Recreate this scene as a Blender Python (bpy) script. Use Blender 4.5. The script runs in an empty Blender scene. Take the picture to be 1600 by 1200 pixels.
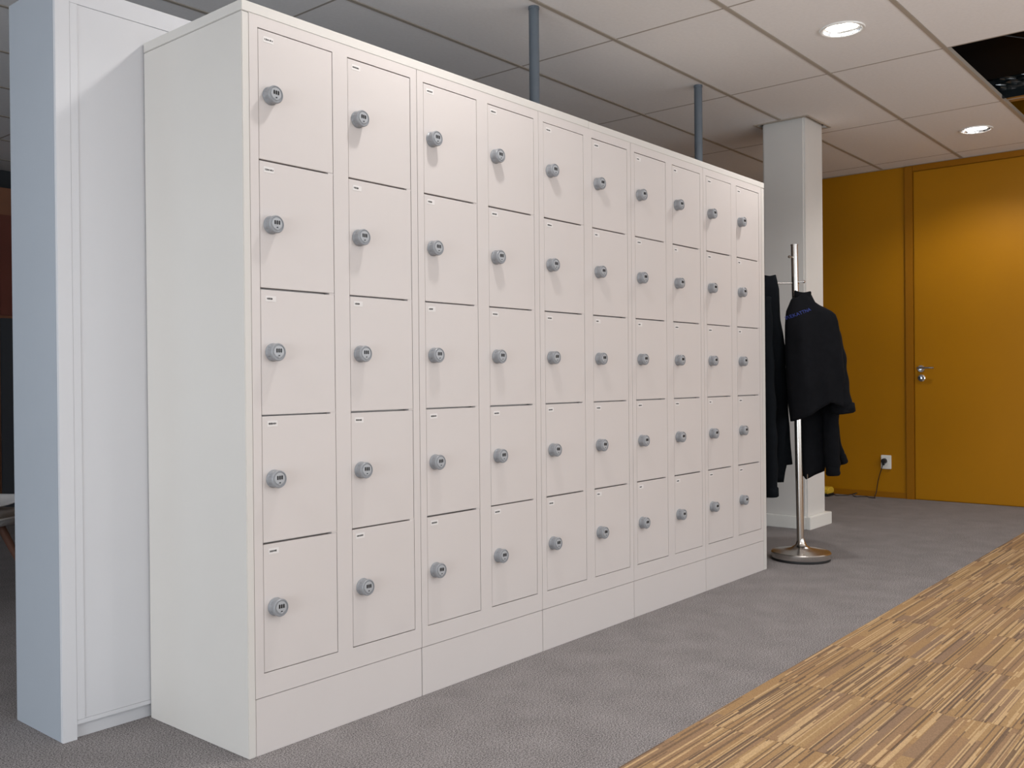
import bpy, bmesh, math, random
from mathutils import Vector, Matrix, noise
random.seed(7)
PI = math.pi
scn = bpy.context.scene
COL = scn.collection

# ------------------------------------------------------------------ camera
F_PX = 1467.4
RIGHT = Vector((0.64253721, -0.766198, -0.00930353))
DOWN = Vector((-0.00952872, 0.00415097, -0.99994598))
FWD = Vector((0.76619524, 0.64259115, -0.00463374))
cam_d = bpy.data.cameras.new('camera'); cam = bpy.data.objects.new('camera', cam_d); COL.objects.link(cam)
cam_d.sensor_width = 36.0; cam_d.lens = F_PX / 1600 * 36.0
cam_d.clip_start = 0.05; cam_d.clip_end = 60
M = Matrix.Identity(4)
for i, v in enumerate((RIGHT, -DOWN, -FWD)):
    for j in range(3): M[j][i] = v[j]
M.translation = Vector((-1.4240, -2.0679, 0.9692))
cam.matrix_world = M
scn.camera = cam

# ------------------------------------------------------------------ world, daylight, added fill, exposure
w = bpy.data.worlds.new('world'); scn.world = w; w.use_nodes = True
w.node_tree.nodes['Background'].inputs[0].default_value = (0.75, 0.87, 1.0, 1)
w.node_tree.nodes['Background'].inputs[1].default_value = 0.6
vs = scn.view_settings
vs.view_transform = 'Standard'; vs.look = 'None'; vs.gamma = 1.0; vs.use_curve_mapping = False
vs.exposure = 0.0
LAMP_W = 43.0

def area(name, loc, target, sx, sy, power, color):
    d = bpy.data.lights.new(name, 'AREA'); d.shape = 'RECTANGLE'; d.size = sx; d.size_y = sy
    d.energy = power; d.color = color
    o = bpy.data.objects.new(name, d); COL.objects.link(o); o.location = loc
    o.rotation_euler = (Vector(target) - Vector(loc)).to_track_quat('-Z', 'Y').to_euler()
    return o
area('window_daylight', (-4.8, -1.2, .80), (0, -1.2, .8), 3.6, 1.3, 122, (0.87, 0.94, 1.0))
area('window_daylight', (-4.8, 3.6, .80), (0, 3.2, .8), 1.8, 1.3, 18, (0.62, 0.80, 1.0))
area('window_daylight', (1.2, -3.92, 1.35), (1.2, 0, 1.25), 7.6, 1.7, 90, (0.95, 0.975, 1.0))  # added frontal fill behind the camera, its window is made up

# ------------------------------------------------------------------ material helpers
def mat(name, col, rough=0.5, metal=0.0, nscale=0, namt=0.0, bump=0.0, bscale=200, spec=0.5, emit=None, estr=0):
    m = bpy.data.materials.new(name); m.use_nodes = True
    nt = m.node_tree; b = nt.nodes['Principled BSDF']
    b.inputs['Base Color'].default_value = (*col, 1); b.inputs['Roughness'].default_value = rough
    b.inputs['Metallic'].default_value = metal; b.inputs['Specular IOR Level'].default_value = spec
    tc = nt.nodes.new('ShaderNodeTexCoord')
    if nscale:
        n = nt.nodes.new('ShaderNodeTexNoise'); n.inputs['Scale'].default_value = nscale; n.inputs['Detail'].default_value = 4
        nt.links.new(tc.outputs['Object'], n.inputs['Vector'])
        r = nt.nodes.new('ShaderNodeValToRGB')
        r.color_ramp.elements[0].position = 0.3; r.color_ramp.elements[1].position = 0.7
        r.color_ramp.elements[0].color = (*[c * (1 - namt) for c in col], 1)
        r.color_ramp.elements[1].color = (*[min(1, c * (1 + namt)) for c in col], 1)
        nt.links.new(n.outputs['Fac'], r.inputs['Fac']); nt.links.new(r.outputs['Color'], b.inputs['Base Color'])
    if bump:
        n = nt.nodes.new('ShaderNodeTexNoise'); n.inputs['Scale'].default_value = bscale; n.inputs['Detail'].default_value = 3
        nt.links.new(tc.outputs['Object'], n.inputs['Vector'])
        bp = nt.nodes.new('ShaderNodeBump'); bp.inputs['Strength'].default_value = bump; bp.inputs['Distance'].default_value = 0.002
        nt.links.new(n.outputs['Fac'], bp.inputs['Height']); nt.links.new(bp.outputs['Normal'], b.inputs['Normal'])
    if emit:
        b.inputs['Emission Color'].default_value = (*emit, 1); b.inputs['Emission Strength'].default_value = estr
    return m

def srgb(r, g, b):
    f = lambda c: c / 12.92 if c <= 0.04045 else ((c + 0.055) / 1.055) ** 2.4
    return tuple(f(x / 255) for x in (r, g, b))

M_LOCK = mat('locker_white_powder_coat', srgb(202, 195, 192), 0.42, nscale=3, namt=0.012, bump=0.02, bscale=500)
M_PANEL = mat('locker_cladding_white', srgb(203, 199, 194), 0.45, nscale=4, namt=0.012)
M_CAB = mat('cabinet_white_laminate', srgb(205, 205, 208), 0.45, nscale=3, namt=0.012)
M_CABEND = mat('cabinet_grey_laminate', srgb(160, 166, 174), 0.5, nscale=2, namt=0.02)  # end face coloured darker and bluer than the cabinet front
M_CEIL = mat('ceiling_tile_mineral', srgb(240, 237, 236), 0.95, nscale=60, namt=0.02, bump=0.15, bscale=700, spec=0.1)
M_BAR = mat('ceiling_grid_metal', srgb(176, 166, 154), 0.5, spec=0.4)
M_BARX = mat('ceiling_cross_bar', srgb(172, 163, 154), 0.6)
M_VOID = mat('dark_void', (0.02, 0.02, 0.022), 0.9)
M_YEL = mat('ochre_wall_paint', srgb(170, 114, 0), 0.5, nscale=2, namt=0.03, bump=0.03, bscale=300, spec=0.2)
M_YEL_SHADE = mat('ochre_frame_paint', srgb(150, 96, 2), 0.5, spec=0.2)  # wall ochre darkened to paint in the shade on door frame and baseboard
M_COLUMN = mat('painted_plaster', srgb(215, 212, 208), 0.8, nscale=6, namt=0.015, bump=0.1, bscale=160)
M_WHITE = mat('white_plastic', srgb(236, 234, 228), 0.35)
M_WALL = mat('wall_paint', srgb(205, 202, 196), 0.85)
M_PIPE = mat('grey_pvc_pipe', srgb(94, 103, 112), 0.5, nscale=12, namt=0.05)
M_STEEL = mat('brushed_steel', (0.62, 0.59, 0.56), 0.24, 1.0)
M_CHROME = mat('chrome', (0.8, 0.8, 0.8), 0.12, 1.0)
M_RUB = mat('black_rubber', (0.01, 0.01, 0.01), 0.6)
M_BLK = mat('black_fabric', (0.0045, 0.0048, 0.0062), 0.95, nscale=30, namt=0.15, bump=0.3, bscale=350, spec=0.12)
M_NAVY = mat('blue_black_fabric', (0.0038, 0.0050, 0.0068), 0.95, nscale=30, namt=0.15, bump=0.3, bscale=350, spec=0.12)
M_BLUE = mat('blue_embroidery', (0.018, 0.035, 0.20), 0.8)
M_LGREY = mat('lock_grey_plastic', srgb(138, 140, 144), 0.36, nscale=40, namt=0.04)
M_LFACE = mat('lock_face_silver', srgb(164, 166, 170), 0.3)
M_DARK = mat('black_plastic', (0.008, 0.008, 0.009), 0.35)
M_STICK = mat('label_paper', srgb(216, 212, 210), 0.5)
M_INK = mat('black_ink', (0.04, 0.04, 0.04), 0.7)
M_TUBE = mat('lamp_tube_glow', (1, 1, 1), 0.3, emit=(1.0, 0.97, 0.92), estr=22)
M_REFL = mat('lamp_reflector', (0.85, 0.87, 0.9), 0.18, 1.0)
M_TRIMW = mat('lamp_trim_white', srgb(240, 240, 238), 0.3)
M_FOIL = mat('black_plastic_sheet', (0.012, 0.016, 0.018), 0.14, spec=0.8)
M_BEAM = mat('ochre_timber', srgb(170, 125, 60), 0.6, nscale=20, namt=0.15)
M_YPL = mat('yellow_plastic', srgb(215, 180, 60), 0.4)
M_WOOD = mat('reddish_wood', srgb(104, 70, 56), 0.5, nscale=14, namt=0.12)
M_BRN = mat('orange_brown_board', srgb(128, 84, 60), 0.6, nscale=3, namt=0.1)
M_BRD = mat('dark_red_board', srgb(104, 52, 40), 0.6, nscale=3, namt=0.1)
M_CHAR = mat('charcoal_board', srgb(52, 56, 62), 0.7)
M_SEAT = mat('white_chair_shell', srgb(225, 225, 225), 0.4)

# grey loop pile carpet
def carpet_grey():
    m = bpy.data.materials.new('grey_loop_carpet'); m.use_nodes = True
    nt = m.node_tree; b = nt.nodes['Principled BSDF']; b.inputs['Roughness'].default_value = 0.97
    b.inputs['Specular IOR Level'].default_value = 0.1
    tc = nt.nodes.new('ShaderNodeTexCoord')
    n = nt.nodes.new('ShaderNodeTexNoise'); n.inputs['Scale'].default_value = 260; n.inputs['Detail'].default_value = 5
    n2 = nt.nodes.new('ShaderNodeTexNoise'); n2.inputs['Scale'].default_value = 7; n2.inputs['Detail'].default_value = 4
    for k in (n, n2): nt.links.new(tc.outputs['Object'], k.inputs['Vector'])
    mx = nt.nodes.new('ShaderNodeMath'); mx.operation = 'MULTIPLY_ADD'; mx.inputs[1].default_value = 0.10
    nt.links.new(n2.outputs['Fac'], mx.inputs[0]); nt.links.new(n.outputs['Fac'], mx.inputs[2])
    r = nt.nodes.new('ShaderNodeValToRGB'); e = r.color_ramp.elements
    e[0].position = 0.38; e[0].color = (*srgb(66, 63, 63), 1); e[1].position = 0.76; e[1].color = (*srgb(178, 172, 171), 1)
    nt.links.new(mx.outputs[0], r.inputs['Fac']); nt.links.new(r.outputs['Color'], b.inputs['Base Color'])
    bp = nt.nodes.new('ShaderNodeBump'); bp.inputs['Strength'].default_value = 0.35; bp.inputs['Distance'].default_value = 0.003
    nt.links.new(n.outputs['Fac'], bp.inputs['Height']); nt.links.new(bp.outputs['Normal'], b.inputs['Normal'])
    return m
M_CARPET = carpet_grey()

# striped brown carpet tile: fine random stripes running along x, new pattern on each tile
def carpet_striped():
    m = bpy.data.materials.new('striped_brown_carpet'); m.use_nodes = True
    nt = m.node_tree; N = nt.nodes; L = nt.links; b = N['Principled BSDF']
    b.inputs['Roughness'].default_value = 0.95; b.inputs['Specular IOR Level'].default_value = 0.1
    tc = N.new('ShaderNodeTexCoord'); oi = N.new('ShaderNodeObjectInfo')
    sp = N.new('ShaderNodeSeparateXYZ'); L.new(tc.outputs['Object'], sp.inputs[0])
    def math_(op, a, c=None, d=None):
        n = N.new('ShaderNodeMath'); n.operation = op
        for i, v in enumerate((a, c, d)):
            if v is None: continue
            if isinstance(v, (int, float)): n.inputs[i].default_value = v
            else: L.new(v, n.inputs[i])
        return n.outputs[0]
    def layer(pitch, seg, seed):
        sid = math_('FLOOR', math_('MULTIPLY', sp.outputs['Y'], 1 / pitch))
        tag = math_('MULTIPLY_ADD', oi.outputs['Random'], 913.0 + seed, sid)
        w1 = N.new('ShaderNodeTexWhiteNoise'); w1.noise_dimensions = '1D'; L.new(tag, w1.inputs['W'])
        sx = math_('FLOOR', math_('MULTIPLY_ADD', sp.outputs['X'], seg, math_('MULTIPLY', w1.outputs['Value'], 9.0)))
        cb = N.new('ShaderNodeCombineXYZ'); L.new(tag, cb.inputs[0]); L.new(sx, cb.inputs[1])
        w2 = N.new('ShaderNodeTexWhiteNoise'); w2.noise_dimensions = '2D'; L.new(cb.outputs[0], w2.inputs['Vector'])
        return w2.outputs['Value']
    base = N.new('ShaderNodeValToRGB'); base.color_ramp.interpolation = 'LINEAR'
    cols = [(0.0, (140, 115, 94)), (0.35, (154, 123, 92)), (0.65, (161, 129, 92)), (1.0, (166, 136, 98))]
    e = base.color_ramp.elements; e[0].color = (*srgb(*cols[0][1]), 1); e[1].color = (*srgb(*cols[-1][1]), 1)
    for p, c in cols[1:-1]: q = e.new(p); q.color = (*srgb(*c), 1)
    L.new(layer(0.034, 2.7, 3), base.inputs['Fac'])
    def over(prev, val, lo, hi, col):
        g = math_('MULTIPLY', math_('GREATER_THAN', val, lo), math_('LESS_THAN', val, hi))
        mx = N.new('ShaderNodeMix'); mx.data_type = 'RGBA'; L.new(g, mx.inputs['Factor']); L.new(prev, mx.inputs[6])
        mx.inputs[7].default_value = (*srgb(*col), 1); return mx.outputs[2]
    c = over(base.outputs['Color'], layer(0.013, 3.4, 29), 0.0, 0.035, (176, 147, 112))
    f = layer(0.0042, 1.8, 11); g = layer(0.0062, 2.3, 47)
    c = over(c, g, 0.0, 0.13, (192, 161, 121))
    c = over(c, f, 0.0, 0.15, (124, 101, 80))
    c = over(c, f, 0.15, 0.25, (188, 158, 118))
    c = over(c, g, 0.13, 0.18, (112, 92, 76))
    nz = N.new('ShaderNodeTexNoise'); nz.inputs['Scale'].default_value = 260; L.new(tc.outputs['Object'], nz.inputs['Vector'])
    mr = N.new('ShaderNodeMapRange'); mr.inputs[1].default_value = 0.3; mr.inputs[2].default_value = 0.7; mr.inputs[3].default_value = 0.82; mr.inputs[4].default_value = 1.14
    L.new(nz.outputs['Fac'], mr.inputs[0])
    mm = N.new('ShaderNodeVectorMath'); mm.operation = 'SCALE'; L.new(c, mm.inputs[0]); L.new(mr.outputs[0], mm.inputs['Scale'])
    L.new(mm.outputs[0], b.inputs['Base Color'])
    bp = N.new('ShaderNodeBump'); bp.inputs['Strength'].default_value = 0.3; bp.inputs['Distance'].default_value = 0.003
    L.new(nz.outputs['Fac'], bp.inputs['Height']); L.new(bp.outputs['Normal'], b.inputs['Normal'])
    return m
M_STRIPE = carpet_striped()

# ------------------------------------------------------------------ mesh helpers
def box(bm, x0, x1, y0, y1, z0, z1, mi=0, bev=0.0):
    vs_ = [bm.verts.new((x, y, z)) for z in (z0, z1) for y in (y0, y1) for x in (x0, x1)]
    fs = []
    for q in ((0, 2, 3, 1), (4, 5, 7, 6), (0, 1, 5, 4), (2, 6, 7, 3), (0, 4, 6, 2), (1, 3, 7, 5)):
        f = bm.faces.new([vs_[i] for i in q]); f.material_index = mi; fs.append(f)
    if bev:
        es = list({e for f in fs for e in f.edges})
        bmesh.ops.bevel(bm, geom=es, offset=bev, segments=2, affect='EDGES', clamp_overlap=True)
    return fs

def mesh_obj(name, bm, mats, parent=None, loc=(0, 0, 0), rot=(0, 0, 0), smooth=False):
    me = bpy.data.meshes.new(name)
    bmesh.ops.recalc_face_normals(bm, faces=bm.faces)
    bm.to_mesh(me); bm.free()
    for m in (mats if isinstance(mats, (list, tuple)) else [mats]): me.materials.append(m)
    if smooth:
        for p in me.polygons: p.use_smooth = True
        if smooth == 'auto': me.set_sharp_from_angle(angle=math.radians(38))
    return link(name, me, parent, loc, rot)

def link(name, me, parent=None, loc=(0, 0, 0), rot=(0, 0, 0)):
    o = bpy.data.objects.new(name, me); COL.objects.link(o)
    o.location = loc; o.rotation_euler = rot
    if parent: o.parent = parent
    return o

def boxobj(name, b, m, parent=None, bev=0.0, loc=(0, 0, 0)):
    bm = bmesh.new(); box(bm, *b, bev=bev); return mesh_obj(name, bm, m, parent, loc)

def tag(o, label, cat, group=None):
    o['label'] = label; o['category'] = cat
    if group: o['group'] = group
    return o

def empty(name, loc, label, cat, group=None):
    o = bpy.data.objects.new(name, None); COL.objects.link(o); o.location = loc; o.empty_display_size = 0.1
    return tag(o, label, cat, group)

def struct(o):
    o['kind'] = 'structure'; return o

def lathe(bm, prof, n=32, axis='Z', mi=0, center=(0, 0, 0)):
    rings = []
    for r, h in prof:
        ring = []
        for k in range(n):
            a = 2 * PI * k / n; c, s = r * math.cos(a), r * math.sin(a)
            p = {'Z': (c, s, h), 'Y': (c, h, s), 'X': (h, c, s)}[axis]
            ring.append(bm.verts.new((p[0] + center[0], p[1] + center[1], p[2] + center[2])))
        rings.append(ring)
    for a, b in zip(rings, rings[1:]):
        for k in range(n):
            f = bm.faces.new((a[k], a[(k + 1) % n], b[(k + 1) % n], b[k])); f.material_index = mi
    for ring, ok in ((rings[0], prof[0][0] > 1e-5), (rings[-1], prof[-1][0] > 1e-5)):
        if ok:
            f = bm.faces.new(ring); f.material_index = mi
    bmesh.ops.remove_doubles(bm, verts=bm.verts, dist=1e-6)

def tube(bm, pts, rad, n=10, mi=0):
    pts = [Vector(p) for p in pts]; rings = []
    rad = rad if isinstance(rad, (list, tuple)) else [rad] * len(pts)
    up = Vector((0, 0, 1)); prev = None
    for i, p in enumerate(pts):
        t = (pts[min(i + 1, len(pts) - 1)] - pts[max(i - 1, 0)]).normalized()
        a = prev - t * prev.dot(t) if prev else (up.cross(t) if abs(t.dot(up)) < 0.95 else Vector((1, 0, 0)).cross(t))
        a.normalize(); prev = a; b = t.cross(a)
        r = rad[i]; ra, rb = (r if isinstance(r, (list, tuple)) else (r, r))
        rings.append([bm.verts.new(p + a * ra * math.cos(2 * PI * k / n) + b * rb * math.sin(2 * PI * k / n)) for k in range(n)])
    for a, b in zip(rings, rings[1:]):
        for k in range(n):
            f = bm.faces.new((a[k], a[(k + 1) % n], b[(k + 1) % n], b[k])); f.material_index = mi
    for r in (rings[0], rings[-1]):
        f = bm.faces.new(r); f.material_index = mi

def prism(bm, poly, z0, z1, mi=0):
    lo = [bm.verts.new((x, y, z0)) for x, y in poly]; hi = [bm.verts.new((x, y, z1)) for x, y in poly]
    bm.faces.new(lo).material_index = mi; bm.faces.new(hi[::-1]).material_index = mi
    n = len(poly)
    for i in range(n):
        bm.faces.new((lo[i], lo[(i + 1) % n], hi[(i + 1) % n], hi[i])).material_index = mi

# ------------------------------------------------------------------ room shell
H = 2.615
X0, X1, Y0, Y1, ZT = -5.0, 6.25, -4.0, 5.6, 3.05
floor = struct(boxobj('floor', (X0 - .1, X1 + .1, Y0 - .1, Y1 + .1, -0.12, 0.0), M_CARPET))
bm = bmesh.new(); box(bm, X1, X1 + .1, Y0 - .1, Y1 + .1, 0.0, ZT)
wall_right = struct(mesh_obj('wall_right', bm, M_YEL))
struct(boxobj('wall_back', (X0 - .1, X1, Y1, Y1 + .1, 0, ZT), M_CHAR))
bm = bmesh.new()
for a, b, c, d in ((X0, X1, 0, .45), (X0, X1, 2.25, ZT), (X0, -2.7, .45, 2.25), (5.1, X1, .45, 2.25)): box(bm, a, b, Y0 - .1, Y0, c, d)
struct(mesh_obj('wall_front', bm, M_WALL))
bm = bmesh.new(); box(bm, -2.7, 5.1, Y0 - .08, Y0 - .02, .45, .51); box(bm, -2.7, 5.1, Y0 - .08, Y0 - .02, 2.19, 2.25)
for k in range(7): box(bm, -2.7 + k * 1.29, -2.64 + k * 1.29, Y0 - .08, Y0 - .02, .51, 2.19)
struct(mesh_obj('window_3', bm, M_WHITE))  # unseen window frame, added to house the front fill light
bm = bmesh.new()      # window wall, two openings
for y0, y1, z0, z1 in ((Y0, Y1, 0, .10), (Y0, Y1, 1.52, ZT), (Y0, -3.05, .10, 1.52), (.65, 2.65, .10, 1.52), (4.55, Y1, .10, 1.52)):
    box(bm, X0 - .1, X0, y0, y1, z0, z1)
wall_left = struct(mesh_obj('wall_left', bm, M_WALL))
for i, (y0, y1) in enumerate(((-3.05, .65), (2.65, 4.55))):
    bm = bmesh.new()
    box(bm, X0 - .08, X0 - .02, y0, y1, .10, .16); box(bm, X0 - .08, X0 - .02, y0, y1, 1.46, 1.52)
    n = 3 if i == 0 else 2
    for k in range(n + 1):
        yy = y0 + (y1 - y0) * k / n; yy = min(max(yy, y0 + .03), y1 - .03); box(bm, X0 - .08, X0 - .02, yy - .03, yy + .03, .16, 1.46)
    struct(mesh_obj('window_%d' % (i + 1), bm, M_WHITE))

# striped carpet tiles let into the floor
P = 0.4875; XS = 0.93; YE = -0.765
bm = bmesh.new(); box(bm, 0.0006, P - 0.0006, -P + 0.0006, -0.0006, -0.004, 0.0025, bev=0.0008)
t0 = None
for j in range(6):
    for i in range(-6, 11):
        x = XS + i * P
        if x + P > X1 + .001: continue
        if t0 is None:
            t0 = mesh_obj('carpet_tile', bm, M_STRIPE, floor, (x, YE - j * P, 0)); 
        else:
            link('carpet_tile', t0.data, floor, (x, YE - j * P, 0))

# ------------------------------------------------------------------ ceiling
ceiling = struct(boxobj('ceiling', (X0 - .1, X1 + .1, Y0 - .1, Y1 + .1, ZT, ZT + .1), M_VOID))
GX, GY, PX, PY = 3.615, -0.115, 1.2025, 0.5925
ix0 = math.ceil((X0 - GX) / PX); xs = [X0 + .015] + [GX + PX * i for i in range(ix0, 3)] + [X1 - .012]
iy0 = math.ceil((Y0 - GY) / PY); ys = [Y0 + .015] + [GY + PY * i for i in range(iy0, int((Y1 - GY) / PY) + 1)] + [Y1 - .015]
lamps = [(GX + PX * (i + .5), GY + PY * (j - .5)) for i in (-5, -3, -1, 1) for j in (0, -4)]
TZ0, TZ1 = H + .003, H + .018
R_HOLE = 0.094
tmesh = {}
def in_cell(px, py, a, b, c, d): return a < px < b and c < py < d
for a, b in zip(xs, xs[1:]):
    for c, d in zip(ys, ys[1:]):
        if d - c < .05 or b - a < .05: continue
        if abs(d - (GY - PY)) < .01 and a > 3.6: continue            # missing tiles
        if c > -1.4 and d < -1.2 and a > 3.6: continue
        x0, x1, y0, y1 = a + .006, b - .006, c + .0115, d - .0115
        L = [l for l in lamps if in_cell(*l, a, b, c, d)]
        colm = a < 4.4 < b and c < .6 and d > .34
        if not L and not colm:
            key = (round(b - a, 3), round(d - c, 3))
            if key not in tmesh:
                bm = bmesh.new(); box(bm, 0, x1 - x0, 0, y1 - y0, TZ0, TZ1)
                o = mesh_obj('ceiling_tile', bm, M_CEIL, ceiling, (x0, y0, 0)); tmesh[key] = o.data
            else: link('ceiling_tile', tmesh[key], ceiling, (x0, y0, 0))
            continue
        bm = bmesh.new()
        if colm:
            cx0, cx1 = 4.325, 4.675
            if c < .3:   # column bites the far edge
                prism(bm, [(x0, y0), (x1, y0), (x1, y1), (cx1, y1), (cx1, .305), (cx0, .305), (cx0, y1), (x0, y1)], TZ0, TZ1)
            else:
                prism(bm, [(x0, y0), (cx0, y0), (cx0, .645), (cx1, .645), (cx1, y0), (x1, y0), (x1, y1), (x0, y1)], TZ0, TZ1)
        else:
            lx, ly = L[0]; hx0, hx1, hy0, hy1 = x0 - lx, x1 - lx, y0 - ly, y1 - ly
            angs = sorted([2 * PI * k / 32 for k in range(32)] + [math.atan2(v, u) % (2 * PI) for u in (hx0, hx1) for v in (hy0, hy1)])
            rin, rout = [], []
            for z in (TZ0, TZ1):
                ri, ro = [], []
                for t in angs:
                    cs, sn = math.cos(t), math.sin(t)
                    k = min((hx1 / cs if cs > 1e-9 else hx0 / cs if cs < -1e-9 else 1e9), (hy1 / sn if sn > 1e-9 else hy0 / sn if sn < -1e-9 else 1e9))
                    ri.append(bm.verts.new((lx + R_HOLE * cs, ly + R_HOLE * sn, z))); ro.append(bm.verts.new((lx + k * cs, ly + k * sn, z)))
                rin.append(ri); rout.append(ro)
            n = len(angs)
            for k in range(n):
                q = (k + 1) % n
                bm.faces.new((rin[0][k], rin[0][q], rout[0][q], rout[0][k])); bm.faces.new((rin[1][k], rout[1][k], rout[1][q], rin[1][q]))
                bm.faces.new((rin[0][k], rin[1][k], rin[1][q], rin[0][q])); bm.faces.new((rout[0][k], rout[0][q], rout[1][q], rout[1][k]))
        mesh_obj('ceiling_tile', bm, M_CEIL, ceiling)
for y in ys[1:-1]:                     # main bars along the room
    segs = [(X0, 4.325), (4.675, X1)] if .3 < y < .65 else [(X0, X1)]
    for a, b in segs:
        bm = bmesh.new(); box(bm, a, b, y - .0105, y + .0105, H, H + .0025); box(bm, a, b, y - .001, y + .001, H + .0025, H + .035)
        mesh_obj('grid_bar', bm, M_BAR, ceiling)
for x in xs[1:-1]:                     # cross bars, recessed
    boxobj('cross_bar', (x - .0058, x + .0058, Y0, Y1, H + .0026, H + .0045), M_BARX, ceiling)
bm = bmesh.new(); box(bm, X1 - .024, X1 - .001, Y0, Y1, H - .001, H + .0015)
mesh_obj('wall_angle', bm, M_BAR, ceiling)
# service void seen through the two missing tiles
random.seed(3)
bm = bmesh.new()
nx, ny = 26, 40
def fold(i, j):
    t = i / nx; k = .010 * noise.noise(Vector((i * .55, j * .5, 5))) + .012 * noise.noise(Vector((i * .9, j * .9, 2)))
    amp = min(1, max(0, (t - .22) * 4))
    if t < .6: return (4.790 - .10 * max(0, t - .25) + 2.2 * k * amp, -1.75 + 1.13 * j / ny, H + .010 + .20 * t)
    return (4.755 + .9 * (t - .6) + 1.5 * k, -1.75 + 1.13 * j / ny, H + .13 + .10 * (t - .6) + k)
g = [[bm.verts.new(fold(i, j)) for j in range(ny + 1)] for i in range(nx + 1)]
for i in range(nx):
    for j in range(ny): bm.faces.new((g[i][j], g[i + 1][j], g[i + 1][j + 1], g[i][j + 1]))
sh = mesh_obj('plastic_sheet', bm, M_FOIL, smooth=False)
so = sh.modifiers.new('s', 'SOLIDIFY'); so.thickness = .003
tag(sh, 'crumpled glossy black plastic sheet inside the gap of the missing ceiling tile', 'plastic sheet')
tag(boxobj('timber_beam', (4.93, 5.04, -1.95, -.62, H + .045, H + .13), M_BEAM, bev=.004), 'ochre timber beam above the second missing ceiling tile', 'beam')
bm = bmesh.new(); tube(bm, [(3.72, -.78, H + .16), (3.9, -.85, H + .12), (4.1, -1.0, H + .11), (4.3, -1.2, H + .14), (4.45, -1.45, H + .2)], .003, 8)
tag(mesh_obj('ceiling_cable', bm, M_CHAR, smooth=True), 'thin dark cable drooping in the dark gap of the missing ceiling tile', 'cable')

# ------------------------------------------------------------------ recessed ceiling lights
def downlight(x, y, label, grp=None):
    t = empty('ceiling_downlight', (x, y, H), label, 'ceiling light', grp)
    bm = bmesh.new(); lathe(bm, [(.088, .012), (.088, -.001), (.094, -.004), (.102, -.003), (.104, .0005), (.104, .0028), (.0925, .0028), (.0925, .012), (.088, .012)], 48)
    mesh_obj('trim_ring', bm, M_TRIMW, t, smooth='auto')
    bm = bmesh.new(); lathe(bm, [(.0875, .000), (.080, .030), (.066, .065), (.045, .095), (.0, .100)], 40)
    for f in [f for f in bm.faces if len(f.verts) > 4]: bm.faces.remove(f)
    mesh_obj('reflector', bm, M_REFL, t, smooth=True)
    for s in (-1, 0, 1):
        bm = bmesh.new(); tube(bm, [(s * .026, -.060, .016), (s * .026, -.058, .016), (s * .026, .058, .016), (s * .026, .060, .016)], [.009, .0125, .0125, .009], 14)
        mesh_obj('lamp_tube', bm, M_TUBE, t, smooth=True)
    d = bpy.data.lights.new('downlight_beam', 'SPOT'); d.energy = LAMP_W; d.spot_size = math.radians(146); d.spot_blend = .55
    d.shadow_soft_size = .055; d.color = (1.0, .975, .945)
    o = bpy.data.objects.new('downlight_beam', d); COL.objects.link(o); o.parent = t; o.location = (0, 0, -.008)
for (x, y) in lamps:
    near = y > -1
    who = {-5: 'left of the lockers', -3: 'before the left lockers', -1: 'left of the missing tile', 1: 'close to the ochre door'}[round((x - GX) / PX - .5)]
    downlight(x, y, ('round recessed ceiling light %s' % who) if near else ('round ceiling light of the row farther from lockers, %s' % who))

# ------------------------------------------------------------------ ochre door and frame on the right wall
yd1, yd0, zd = 0.247, -0.70, 2.562
door = struct(boxobj('door_1', (X1 - .012, X1 - .0005, yd0, yd1 - .006, .006, zd), M_YEL, bev=.0015))
bm = bmesh.new()
box(bm, X1 - .020, X1 - .0002, yd1, yd1 + .06, 0, H - .002, bev=.002); box(bm, X1 - .020, X1 - .0002, yd0 - .066, yd0 - .006, 0, H - .002, bev=.002)
box(bm, X1 - .020, X1 - .0002, yd0 - .004, yd1 - .001, zd + .006, H - .002, bev=.002)
struct(mesh_obj('trim_1', bm, M_YEL_SHADE))
bm = bmesh.new()
lathe(bm, [(.0, -.026), (.010, -.026), (.010, -.012), (.026, -.011), (.027, 0)], 24, 'X', center=(X1 - .012, .190, 1.025))
tube(bm, [(X1 - .038, .212, 1.031), (X1 - .060, .205, 1.031), (X1 - .064, .19, 1.031), (X1 - .064, .084, 1.031)], [.006, .0085, .0085, .008], 12)
tube(bm, [(X1 - .030, .195, 1.031), (X1 - .062, .195, 1.031)], .008, 12)
mesh_obj('door_handle', bm, M_CHROME, door, smooth='auto')
bm = bmesh.new(); lathe(bm, [(.0, -.012), (.016, -.011), (.027, -.008), (.027, 0)], 24, 'X', center=(X1 - .012, .188, .952))
box(bm, X1 - .036, X1 - .020, .186, .190, .945, .962)
mesh_obj('key_plate', bm, M_CHROME, door, smooth='auto')
struct(boxobj('baseboard_right', (X1 - .010, X1 - .0003, yd1 + .061, Y1, 0, .045), M_YEL_SHADE, bev=.002))

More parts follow.
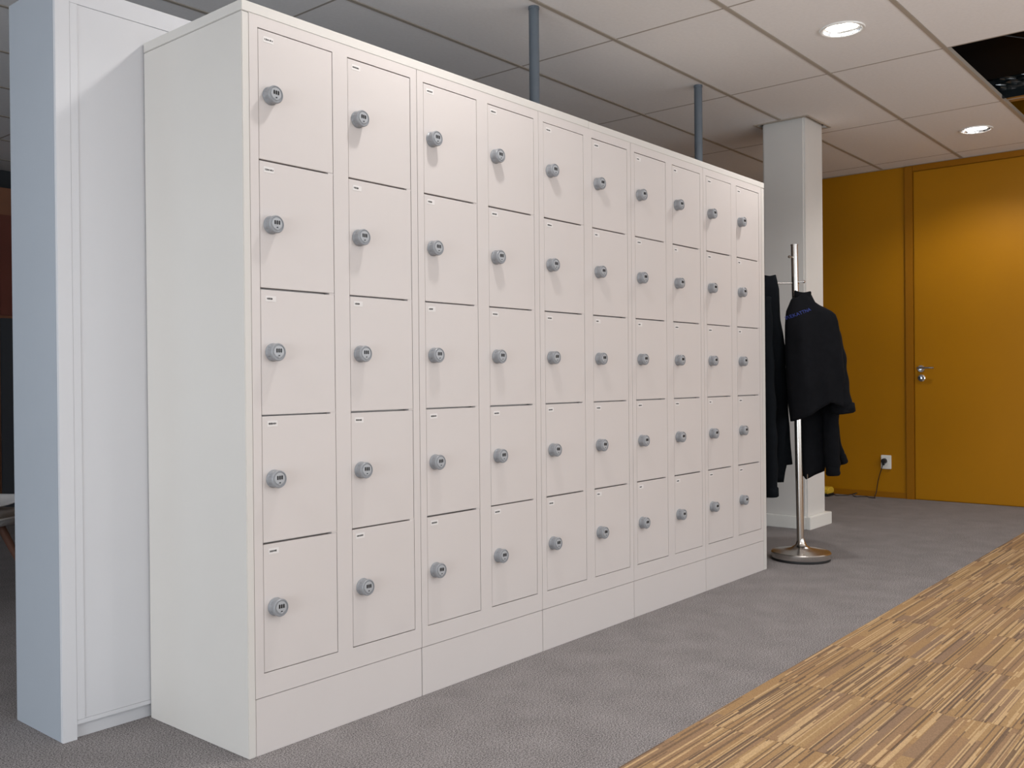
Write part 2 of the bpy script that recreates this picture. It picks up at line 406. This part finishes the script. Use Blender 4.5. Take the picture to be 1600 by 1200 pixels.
# wall socket, plug, cable
sk = empty('wall_socket', (X1, .467, .283), 'white wall socket low on the ochre wall left of the door', 'socket')
boxobj('cover_plate', (-.011, -.0005, -.040, .040, -.055, .055), M_WHITE, sk, bev=.003)
bm = bmesh.new(); lathe(bm, [(.0, -.0115), (.019, -.0115), (.021, -.0135), (.023, -.0115), (.023, -.010)], 28, 'X', center=(0, 0, -.006))
mesh_obj('socket_cup', bm, M_WHITE, sk, smooth='auto')
pc = empty('plug_and_cable', (X1 - .012, .478, .292), 'black plug in the wall socket with thin cable trailing along the floor', 'cable')
bm = bmesh.new()
lathe(bm, [(.0, -.045), (.012, -.044), (.017, -.036), (.021, -.020), (.022, -.002), (.0, -.002)], 20, 'X'); box(bm, -.040, -.012, -.008, .008, -.034, -.010, bev=.004)
mesh_obj('plug', bm, M_DARK, pc, smooth='auto')
pts = [(-.030, .004, -.03), (-.034, .012, -.06), (-.030, .035, -.13), (-.028, .048, -.19), (-.032, .056, -.25), (-.045, .064, -.283), (-.075, .058, -.2885), (-.11, .04, -.2885), (-.10, .085, -.2885),
       (-.055, .12, -.2885), (-.08, .16, -.2885), (-.11, .19, -.2885), (-.07, .23, -.284), (-.035, .21, -.268), (-.045, .26, -.284), (-.09, .30, -.2885), (-.12, .35, -.2885), (-.05, .385, -.2885)]
def smoothpath(p, n=5):
    p = [Vector(q) for q in p]; out = []
    for i in range(len(p) - 1):
        a, b, c, d = p[max(i - 1, 0)], p[i], p[i + 1], p[min(i + 2, len(p) - 1)]
        for k in range(n):
            t = k / n; out.append(.5 * (2 * b + (c - a) * t + (2 * a - 5 * b + 4 * c - d) * t * t + (3 * b - a - 3 * c + d) * t ** 3))
    return out + [p[-1]]
bm = bmesh.new(); tube(bm, smoothpath(pts), .0032, 8); mesh_obj('cable', bm, M_DARK, pc, smooth=True)
yc = empty('yellow_case', (6.09, .935, 0), 'small yellow case with dark base on the floor behind the column', 'case')
bm = bmesh.new(); box(bm, -.08, .06, -.085, .085, 0, .022, bev=.006); mesh_obj('base', bm, M_DARK, yc)
bm = bmesh.new()
prof = [(-.074, .022), (-.080, .045), (-.055, .066), (-.015, .074), (.03, .072), (.055, .058), (.058, .022)]
lo = [bm.verts.new((a, -.082, b)) for a, b in prof]; hi = [bm.verts.new((a, .082, b)) for a, b in prof]
bm.faces.new(lo); bm.faces.new(hi[::-1])
for i in range(len(prof)): k = (i + 1) % len(prof); bm.faces.new((lo[i], lo[k], hi[k], hi[i]))
bmesh.ops.bevel(bm, geom=list(bm.edges), offset=.006, segments=2, affect='EDGES'); mesh_obj('shell', bm, M_YPL, yc, smooth='auto')

# ------------------------------------------------------------------ column
column = boxobj('column', (4.35, 4.65, .335, .620, 0, H + .25), M_COLUMN, bev=.012)
struct(column)
for nm, b in (('skirting', (4.322, 4.678, .303, .334, 0, .080)), ('skirting', (4.322, 4.678, .621, .652, 0, .080)), ('skirting', (4.322, 4.349, .3341, .6209, 0, .080)), ('skirting', (4.651, 4.678, .3341, .6209, 0, .080))):
    boxobj(nm, b, M_WHITE, column, bev=.003)
for b in ((4.308, 4.692, .293, .305, H - .003, H + .004), (4.308, 4.692, .645, .657, H - .003, H + .004), (4.308, 4.3245, .305, .645, H - .003, H + .004), (4.6755, 4.692, .305, .645, H - .003, H + .004)):
    boxobj('collar_strip', b, M_BAR, column)

# ------------------------------------------------------------------ long white cabinet behind the lockers
CY0, CY1, CX0, CX1, CZ = .486, .775, -.273, 2.98, 2.058
cab = empty('tall_cabinet', (CX0, CY0, 0), 'long tall white cabinet with framed back panel standing behind the lockers', 'cabinet')
def cb(name, b, m=M_CAB, bev=.0006):
    return boxobj(name, (b[0] - CX0, b[1] - CX0, b[2] - CY0, b[3] - CY0, b[4], b[5]), m, cab, bev=bev)
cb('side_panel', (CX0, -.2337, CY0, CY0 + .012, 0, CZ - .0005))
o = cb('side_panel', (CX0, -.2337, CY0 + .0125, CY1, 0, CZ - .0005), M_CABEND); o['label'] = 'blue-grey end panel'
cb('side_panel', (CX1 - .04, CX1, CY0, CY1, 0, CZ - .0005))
cb('top_rail', (-.2335, CX1 - .0405, CY0 + .0006, CY1, 2.006, CZ))
cb('stile', (-.2335, -.2117, CY0 + .0006, CY0 + .03, 0.052, 2.0057))
cb('bottom_rail', (-.2335, CX1 - .0405, CY0 + .0012, CY1 - .01, .040, .0515))
cb('back_panel', (-.2115, CX1 - .0405, CY0 + .003, CY1 - .02, .052, 2.0057))
cb('plinth', (-.2335, CX1 - .0405, CY0 + .016, CY1 - .03, 0, .0395))

# pipes rising from the cabinet to the ceiling
for x, lab in ((1.838, 'grey plastic pipe rising behind the lockers, the left and nearer of two'), (3.32, 'grey plastic pipe rising behind the lockers, the right one nearest the column')):
    y = .522
    t = empty('grey_pipe', (x, y, CZ if x < 3 else 0), lab, 'pipe')
    z0 = 0.0; z1 = H + .002 - (CZ if x < 3 else 0)
    bm = bmesh.new(); lathe(bm, [(.0225, z0), (.0225, z1)], 28); mesh_obj('pipe', bm, M_PIPE, t, smooth='auto')
    bm = bmesh.new(); lathe(bm, [(.0226, z1 - .012), (.0245, z1 - .011), (.0245, z1 - .001), (.0226, z1)], 28); mesh_obj('end_ring', bm, M_PIPE, t, smooth='auto')

# ------------------------------------------------------------------ lockers
W = .6; A = .02703; G = .05357; DW = .24618
RZ = [1.8901, 1.5475, 1.2127, .8813, .5474, .2097]
UZ0, UZ1, DEP = .1495, 1.921, .4845
xo = [A, A + DW + G]
# shared meshes
bm = bmesh.new()
for a, b in ((.001, xo[0]), (xo[0] + DW, xo[1]), (xo[1] + DW, W - .001)): box(bm, a, b, 0, .026, RZ[5], RZ[0])
box(bm, .001, W - .001, 0, .026, UZ0, RZ[5]); box(bm, .001, W - .001, 0, .026, RZ[0], UZ1)
for x in xo:
    for z in RZ[1:5]:
        box(bm, x + DW - .018, x + DW - .0005, .0012, .02, z - .0024, z + .0024)
frame_mesh = None
def mk(bm, mats, smooth=False):
    me = bpy.data.meshes.new('part'); bmesh.ops.recalc_face_normals(bm, faces=bm.faces); bm.to_mesh(me); bm.free()
    for m in (mats if isinstance(mats, (list, tuple)) else [mats]): me.materials.append(m)
    if smooth:
        for p in me.polygons: p.use_smooth = True
        me.set_sharp_from_angle(angle=math.radians(35))
    return me
frame_mesh = mk(bm, M_LOCK); frame_mesh.name = 'front_frame'
bm = bmesh.new(); box(bm, .001, W - .001, .027, DEP, UZ0, UZ1); carc_mesh = mk(bm, M_LOCK)
bm = bmesh.new(); box(bm, .001, W - .001, .0005, DEP - .02, 0, UZ0 - .0022, bev=.0012); plinth_mesh = mk(bm, M_LOCK)
door_meshes = []
for r in range(5):
    bm = bmesh.new(); box(bm, -DW + .0015, -.0015, 0, .019, RZ[r + 1] + .0022, RZ[r] - .0024, bev=.0010); door_meshes.append(mk(bm, M_LOCK))
# combination lock
bm = bmesh.new()
lathe(bm, [(.0, 0), (.0236, 0), (.0240, -.003), (.0228, -.005), (.0224, -.016), (.0232, -.018), (.0232, -.025), (.0216, -.0272), (.0195, -.0272), (.0190, -.0258), (.0, -.0258)], 40, 'Y')
for v in bm.verts:                      # flats milled into the waist of the knob
    if -.017 < v.co.y < -.0045:
        a = math.atan2(v.co.z, v.co.x); r = math.hypot(v.co.x, v.co.z)
        k = 1 - .10 * max(0, math.cos(5 * a)) ** 3; v.co.x *= k; v.co.z *= k
lock_body = mk(bm, M_LGREY, True)
bm = bmesh.new()
pl = []
for k in range(28):
    a = 2 * PI * k / 28; r = .0165
    x, z = r * math.cos(a), r * math.sin(a)
    if z < 0: x *= 1 - .45 * (-z / r) ** 2
    pl.append((x, z * 1.04 + .0006))
lo = [bm.verts.new((x, -.0255, z)) for x, z in pl]; hi = [bm.verts.new((x * .94, -.0278, z * .94)) for x, z in pl]
bm.faces.new(hi)
for i in range(28): k = (i + 1) % 28; bm.faces.new((lo[i], lo[k], hi[k], hi[i]))
lock_face = mk(bm, M_LFACE, True)
bm = bmesh.new(); box(bm, -.0024, .0024, -.0290, -.0272, -.0054, .0054, bev=.0010); wheel_mesh = mk(bm, M_DARK, True)
bm = bmesh.new(); lathe(bm, [(.0042, -.0272), (.0048, -.0288), (.0034, -.0290), (.0028, -.0282), (.0, -.0282)], 18, 'Y', mi=0); box(bm, -.0022, .0018, -.0286, -.0280, -.0008, .0022, mi=1)
key_mesh = mk(bm, [M_LFACE, M_DARK], True)
random.seed(21)
label_meshes = []
for v in range(6):
    bm = bmesh.new(); box(bm, -.016, .016, -.0006, 0, -.0075, .0075, mi=0)
    x = -.0125; end = (.012, .003, .006, .009, .0115, .001)[v]
    while x < end:
        wd = random.choice((.0018, .0024, .0032)); hh = random.choice((.0018, .0022, .0026))
        box(bm, x, x + wd, -.0009, -.0006, -hh, hh, mi=1); x += wd + random.choice((.0005, .0008, .0022 if v == 0 else .0008))
    label_meshes.append(mk(bm, [M_STICK, M_INK]))
random.seed(5)
def build_door(parent, x, r, var):
    d = link('door', door_meshes[r], parent, (x + DW, 0, 0), (0, 0, random.uniform(-.0045, .0012)))
    d.location.y = random.uniform(-.0006, .0006); d.location.z = random.uniform(-.0005, .0005)
    zc = (RZ[r] + RZ[r + 1]) / 2; lx = -DW + .0365 + random.uniform(-.001, .001); tw = random.uniform(-.05, .05)
    link('lock_body', lock_body, d, (lx, 0, zc), (0, tw, 0)); link('lock_face', lock_face, d, (lx, 0, zc), (0, tw, 0))
    for k in (-1, 0, 1): link('number_wheel', wheel_mesh, d, (lx + k * .0066, 0, zc + .0042 - k * tw * .0066))
    link('keyhole', key_mesh, d, (lx, 0, zc - .0098))
    link('number_label', label_meshes[var], d, (-DW + .033 + random.uniform(-.003, .001), 0, RZ[r] - .0235 + random.uniform(-.002, .002)), (0, random.uniform(-.03, .03), 0))
where = ['nearest unit at the left end', 'second from the left end', 'middle one of five', 'second from the right end', 'farthest unit, nearest the coat stand']
for k in range(5):
    u = empty('locker_unit', (k * W, 0, 0), 'white locker unit with ten doors, ' + where[k], 'locker')
    link('carcass', carc_mesh, u); link('front_frame', frame_mesh, u); link('plinth', plinth_mesh, u)
    for c in (0, 1):
        for r in range(5): build_door(u, xo[c], r, 0 if (k == 0 and c == 0 and r < 2) else random.randrange(1, 6))
tag(boxobj('end_panel', (-.0212, .0008, -.0004, .4845, 0, 1.9205), M_PANEL, bev=.002), 'white end panel covering the near left side of the lockers', 'panel')
tag(boxobj('end_panel', (2.9992, 3.034, -.0004, .4845, 0, 1.9205), M_PANEL, bev=.002), 'white end panel closing the far right end of the lockers', 'panel')
tag(boxobj('top_panel', (-.0216, 1.5075, -.001, .4845, 1.9212, 1.9495), M_PANEL, bev=.0015), 'white top panel lying over the left half of the lockers', 'panel')
tag(boxobj('top_panel', (1.5085, 3.0345, -.001, .4845, 1.9212, 1.9490), M_PANEL, bev=.0015), 'white top panel lying over the right half of the lockers', 'panel')

# ------------------------------------------------------------------ coat stand
PS = Vector((3.381, -.033, 0)); RR = Vector((.643, -.766, 0)); TW = Vector((-.766, -.643, 0))   # sideways / towards the aisle
stand = empty('coat_stand', PS, 'brushed steel coat stand with round base beside the right end of the lockers', 'coat stand')
bm = bmesh.new(); lathe(bm, [(0, 0), (.150, 0), (.155, .004), (.155, .014), (0, .014)], 56); mesh_obj('base_pad', bm, M_RUB, stand, smooth='auto')
bm = bmesh.new(); lathe(bm, [(.157, .0142), (.1585, .018), (.1585, .040), (.154, .045), (.10, .054), (.052, .064), (.030, .078), (.0205, .102), (.0195, .115), (0, .115)], 64)
mesh_obj('base', bm, M_STEEL, stand, smooth='auto')
top = RR * -.024 + Vector((0, 0, 1.694))
def on_pole(z): return RR * (-.001 - .023 * (z / 1.694)) + Vector((0, 0, z))
bm = bmesh.new(); tube(bm, [on_pole(.10), on_pole(1.29)], .0195, 28); mesh_obj('pole', bm, M_STEEL, stand, smooth='auto')
bm = bmesh.new(); tube(bm, [on_pole(1.2905), on_pole(1.688)], .0180, 28); mesh_obj('pole', bm, M_STEEL, stand, smooth='auto')
bm = bmesh.new(); tube(bm, [on_pole(1.6882), on_pole(1.695)], .0195, 28); mesh_obj('pole_cap', bm, M_STEEL, stand, smooth='auto')
def peg(a, b, z, knob=.008):
    bm = bmesh.new(); p = on_pole(z) + a; q = on_pole(z) + b
    tube(bm, [p, q], .0042, 10); t = (b - a).normalized(); tube(bm, [q - t * .002, q, q + t * .006, q + t * .008], [.004, knob, knob, .003], 12)
    mesh_obj('peg', bm, M_STEEL, stand, smooth='auto')
peg(RR * -.015, RR * -.165, 1.487); peg(RR * .01 - TW * .012, RR * .05 - TW * .10, 1.50); peg(RR * -.012 + TW * .010, RR * -.035 + TW * .03, 1.625)
peg(RR * .006 + TW * .016, RR * .014 + TW * .085, 1.392); peg(RR * .012 + TW * .006, RR * .04 + TW * .02, 1.492)

stand.scale = (.97, .97, .987)
# garments: lofted cloth bodies with folds, u sideways, w towards the aisle
def interp(rows, z):
    for a, b in zip(rows, rows[1:]):
        if a[0] >= z >= b[0]:
            t = (a[0] - z) / (a[0] - b[0]); return [p + (q - p) * t for p, q in zip(a, b)]
    return list(rows[-1])
def garment(name, rows, hem, parent, m, folds, seed, rings=34, n=72, wtop=0):
    bm = bmesh.new(); zt, zl = rows[0][0], rows[-1][0]; R = []
    for i in range(rings + 1):
        t = i / rings; Z = zt + (zl - zt) * t; _, ul, ur, th, wc = interp(rows, Z)
        uc, hw = (ul + ur) / 2, (ur - ul) / 2; ring = []
        for k in range(n):
            a = 2 * PI * k / n; c, s = math.cos(a), math.sin(a)
            u = uc + hw * math.copysign(abs(c) ** .8, c); wv = wc + th * math.copysign(abs(s) ** .75, s)
            amp = min(1, t * 3) * (.3 + .7 * abs(s))
            for fa, fk, fp in folds: wv += amp * fa * math.sin(fk * u + fp + 2.5 * Z) * (1 if s > 0 else -1)
            wv += amp * .012 * noise.noise(Vector((u * 16, Z * 7, seed)))
            u += amp * .005 * noise.noise(Vector((wv * 20, Z * 9, seed + 5)))
            h = hem(u, wv); z = zt + (Z - zt) * (zt - h) / (zt - zl)
            if t < .02: z += .012 * math.sin(u * 90 + seed)
            ring.append(bm.verts.new(RR * u + TW * wv + Vector((0, 0, z))))
        R.append(ring)
    for a, b in zip(R, R[1:]):
        for k in range(n): bm.faces.new((a[k], a[(k + 1) % n], b[(k + 1) % n], b[k]))
    bm.faces.new(R[0])
    # inner lining set up from the hem
    cen = sum((v.co for v in R[-1]), Vector()) / n
    inner = [bm.verts.new(cen + (v.co - cen) * .93 + Vector((0, 0, .004))) for v in R[-1]]
    inner2 = [bm.verts.new(cen + (v.co - cen) * .90 + Vector((0, 0, .05))) for v in R[-1]]
    for a, b in ((R[-1], inner), (inner, inner2)):
        for k in range(n): bm.faces.new((a[k], a[(k + 1) % n], b[(k + 1) % n], b[k]))
    bm.faces.new(inner2)
    return mesh_obj(name, bm, m, parent, smooth=True)
def sleeve(name, path, rad, parent, m, seed, cuff=True):
    pts = smoothpath([RR * u + TW * w_ + Vector((0, 0, z)) for u, w_, z in path], 7)
    k = len(pts); rr = []
    for i in range(k):
        t = i / (k - 1) * (len(rad) - 1); j = min(int(t), len(rad) - 2); q = rad[j] + (rad[j + 1] - rad[j]) * (t - j)
        rr.append((q * (1 + .07 * math.sin(i * 1.3 + seed)), q * (.8 + .06 * math.sin(i * .9 + seed))))
    bm = bmesh.new(); tube(bm, pts, rr, 22)
    o = mesh_obj(name, bm, m, parent, smooth=True)
    if cuff:
        bm = bmesh.new(); d = (pts[-1] - pts[-3]).normalized(); r = rr[-1]
        tube(bm, [pts[-1] - d * .05, pts[-1] - d * .045, pts[-1] - d * .002, pts[-1] + d * .004], [(r[0] * .98, r[1] * .98), (r[0] * 1.07, r[1] * 1.07), (r[0] * 1.07, r[1] * 1.07), (r[0] * .9, r[1] * .9)], 22)
        mesh_obj('cuff', bm, m, o, smooth=True)
    return o
def lin(pts):
    def f(u, w_=0):
        if u <= pts[0][0]: return pts[0][1]
        for a, b in zip(pts, pts[1:]):
            if u <= b[0]: return a[1] + (b[1] - a[1]) * (u - a[0]) / (b[0] - a[0])
        return pts[-1][1]
    return f
# 1: short black jacket with blue lettering, outermost
j1 = empty('black_jacket', PS, 'short black jacket with small blue lettering below its collar hanging on the coat stand', 'jacket', None)
rows = [(1.405, -.060, .040, .036, .085), (1.36, -.080, .060, .048, .09), (1.33, -.096, .108, .058, .095), (1.30, -.102, .156, .064, .10), (1.257, -.106, .168, .070, .105), (1.17, -.109, .180, .075, .11),
        (1.07, -.107, .190, .078, .113), (.93, -.101, .198, .080, .115), (.83, -.093, .190, .082, .115), (.76, -.085, .195, .082, .115)]
garment('body', rows, lin([(-.10, .725), (.0, .770), (.11, .835), (.2, .80)]), j1, M_BLK, [(.008, 30, 0), (.006, 55, 1)], 3)
bm = bmesh.new()
n = 40; R = []
for z, g_ in ((1.372, 1.0), (1.40, .97), (1.424, .95), (1.428, .86), (1.405, .80)):
    ring = []
    for k in range(n):
        a = 2 * PI * k / n; u = -.004 + .047 * g_ * math.cos(a); v = .078 + .040 * g_ * math.sin(a)
        ring.append(bm.verts.new(RR * u + TW * v + Vector((0, 0, z + .006 * math.sin(2 * a + 1) - .10 * (u + .004)))))
    R.append(ring)
for a, b in zip(R, R[1:]):
    for k in range(n): bm.faces.new((a[k], a[(k + 1) % n], b[(k + 1) % n], b[k]))
bm.faces.new(R[-1]); mesh_obj('collar', bm, M_BLK, j1, smooth=True)
sleeve('sleeve', [(.115, .085, 1.275), (.150, .085, 1.20), (.172, .09, 1.08), (.182, .095, .95), (.192, .10, .84), (.200, .10, .775)], [.034, .050, .056, .058, .062, .060], j1, M_BLK, 1)
# lettering
cu = bpy.data.curves.new('lettering', 'FONT'); cu.body = 'TREKATTNA'; cu.size = .025; cu.extrude = .0006; cu.align_x = 'CENTER'; cu.space_character = 1.02
to = bpy.data.objects.new('t', cu); COL.objects.link(to)
bpy.context.view_layer.update()
me = bpy.data.meshes.new_from_object(to.evaluated_get(bpy.context.evaluated_depsgraph_get())); COL.objects.unlink(to); bpy.data.objects.remove(to)
bpy.context.view_layer.update()
dg = bpy.context.evaluated_depsgraph_get()
body = [c for c in j1.children if c.name.startswith('body')][0]
tilt = math.radians(20); ct, st = math.cos(tilt), math.sin(tilt)
for v in me.vertices:                       # press the letters onto the cloth
    u = -.050 + v.co.x * ct - v.co.y * st; z = 1.297 + v.co.x * st + v.co.y * ct
    org = RR * u + TW * .5 + Vector((0, 0, z))
    hit, loc, nor, _ = body.ray_cast(org, -TW)
    p = loc if hit else RR * u + TW * .14 + Vector((0, 0, z))
    v.co = p + TW * (.0015 + .6 * v.co.z)
me.materials.clear(); me.materials.append(M_BLUE)
o = link('lettering', me, j1); o['label'] = 'blue embroidered lettering'
# 2: longer black coat underneath
j2 = empty('black_coat', PS, 'longer black coat hanging beneath the lettered jacket on the coat stand', 'coat', None)
rows = [(1.385, -.005, .040, .018, .022), (1.33, -.010, .075, .022, .008), (1.28, -.008, .110, .026, -.035), (1.0, -.006, .145, .040, -.045), (.75, .002, .185, .050, -.03), (.60, .006, .175, .054, -.02), (.45, .012, .150, .052, -.02)]
rows = [(z, a, b, c, d - .05) for z, a, b, c, d in rows]
garment('body', rows, lin([(.0, .465), (.035, .405), (.08, .425), (.135, .447), (.2, .46)]), j2, M_BLK, [(.006, 38, 0), (.004, 70, 2)], 9)
sleeve('sleeve', [(.10, -.03, 1.24), (.150, -.01, 1.05), (.165, .0, .80), (.165, .01, .62), (.172, .01, .50), (.176, .01, .432)], [.03, .044, .048, .044, .042, .036], j2, M_BLK, 2)
sleeve('sleeve', [(.11, -.09, 1.22), (.17, -.09, 1.05), (.195, -.08, .85), (.205, -.07, .70), (.228, -.07, .58), (.258, -.07, .49)], [.03, .040, .042, .034, .030, .034], j2, M_BLK, 6)
bm = bmesh.new(); box(bm, -.003, .003, -.002, .002, -.012, .012, bev=.001); o = mesh_obj('zip_pull', bm, M_STEEL, j2, tuple(RR * .037 + TW * .004 + Vector((0, 0, .425))))
# 3: long dark coat on the left peg
j3 = empty('dark_long_coat', PS, 'long blue-black coat on the left peg of the stand, half hidden by the lockers', 'coat', None)
rows = [(1.515, -.205, -.128, .040, 0), (1.46, -.24, -.113, .055, 0), (1.28, -.30, -.108, .070, 0), (1.21, -.31, -.095, .075, 0), (1.12, -.315, -.080, .078, -.01), (.95, -.315, -.068, .08, -.03), (.72, -.315, -.050, .08, -.06), (.58, -.315, -.030, .08, -.105), (.40, -.315, -.016, .08, -.11)]
garment('body', rows, lin([(-.32, .40), (-.152, .388), (-.075, .388), (-.066, .482), (.0, .486)]), j3, M_NAVY, [(.009, 34, 1), (.006, 60, 0)], 14)
sleeve('sleeve', [(-.21, .05, 1.40), (-.225, .09, 1.1), (-.215, .10, .8), (-.205, .10, .55), (-.20, .10, .33)], [.045, .058, .056, .052, .046], j3, M_NAVY, 3)
sleeve('sleeve', [(-.27, -.03, 1.38), (-.31, -.05, 1.1), (-.32, -.05, .8), (-.32, -.05, .45)], [.04, .052, .05, .045], j3, M_NAVY, 5)
bm = bmesh.new()
R = []
for z, g_ in ((1.47, 1.05), (1.50, 1.0), (1.523, .96), (1.525, .85), (1.50, .8)):
    R.append([bm.verts.new(RR * (-.163 + .038 * g_ * math.cos(2 * PI * k / 32)) + TW * (.036 * g_ * math.sin(2 * PI * k / 32)) + Vector((0, 0, z + .004 * math.cos(4 * PI * k / 32)))) for k in range(32)])
for a, b in zip(R, R[1:]):
    for k in range(32): bm.faces.new((a[k], a[(k + 1) % 32], b[(k + 1) % 32], b[k]))
bm.faces.new(R[-1]); mesh_obj('collar', bm, M_NAVY, j3, smooth=True)

for j in (j1, j2, j3):
    j.scale = (.97, .97, .97); j.location.z = .029

# ------------------------------------------------------------------ far room seen past the left end
ch = empty('shell_chair', (.15, 2.43, 0), 'white shell chair with splayed wooden legs in the room behind the cabinet', 'chair')
bm = bmesh.new(); nx = 16
g = []
prof = [(-.22, .435, .20), (-.10, .425, .225), (.05, .425, .23), (.15, .445, .23), (.20, .52, .225), (.225, .65, .215), (.24, .80, .17)]
for y, z, hw in prof:
    g.append([bm.verts.new((hw * (2 * i / nx - 1), y - .05 * abs(2 * i / nx - 1) ** 3 * (1 if z > .5 else 0), z + .035 * abs(2 * i / nx - 1) ** 3)) for i in range(nx + 1)])
for a, b in zip(g, g[1:]):
    for i in range(nx): bm.faces.new((a[i], a[i + 1], b[i + 1], b[i]))
s_ = mesh_obj('seat_shell', bm, M_SEAT, ch, smooth=True); md = s_.modifiers.new('s', 'SOLIDIFY'); md.thickness = .012; md = s_.modifiers.new('d', 'SUBSURF'); md.levels = 1; md.render_levels = 1
for sx in (-1, 1):
    for sy in (-1, 1):
        bm = bmesh.new(); tube(bm, [(sx * .235, sy * .22, 0), (sx * .12, sy * .12, .344)], [.011, .018], 12); mesh_obj('leg', bm, M_WOOD, ch, smooth='auto')
bm = bmesh.new(); box(bm, -.225, .225, -.21, .20, .345, .412, bev=.03); mesh_obj('seat_cushion', bm, M_SEAT, ch, smooth=True)
bm = bmesh.new(); box(bm, -.14, .14, -.13, .13, .325, .344, bev=.004); mesh_obj('seat_frame', bm, M_DARK, ch)
ch.rotation_euler = (0, 0, .5)
cp = empty('wooden_cupboard', (.6, 5.15, 0), 'brown wooden cupboard with dark lower doors against the far back wall', 'cupboard')
boxobj('carcass', (0, 2.4, 0, .44, 0, 2.40), M_BRN, cp, bev=.004)
for k in range(3):
    boxobj('door', (.02 + .79 * k, .79 + .79 * k, -.02, -.001, 1.47, 2.20), M_BRD, cp, bev=.003)
    boxobj('door', (.02 + .79 * k, .79 + .79 * k, -.02, -.001, .06, 1.45), M_CHAR, cp, bev=.003)
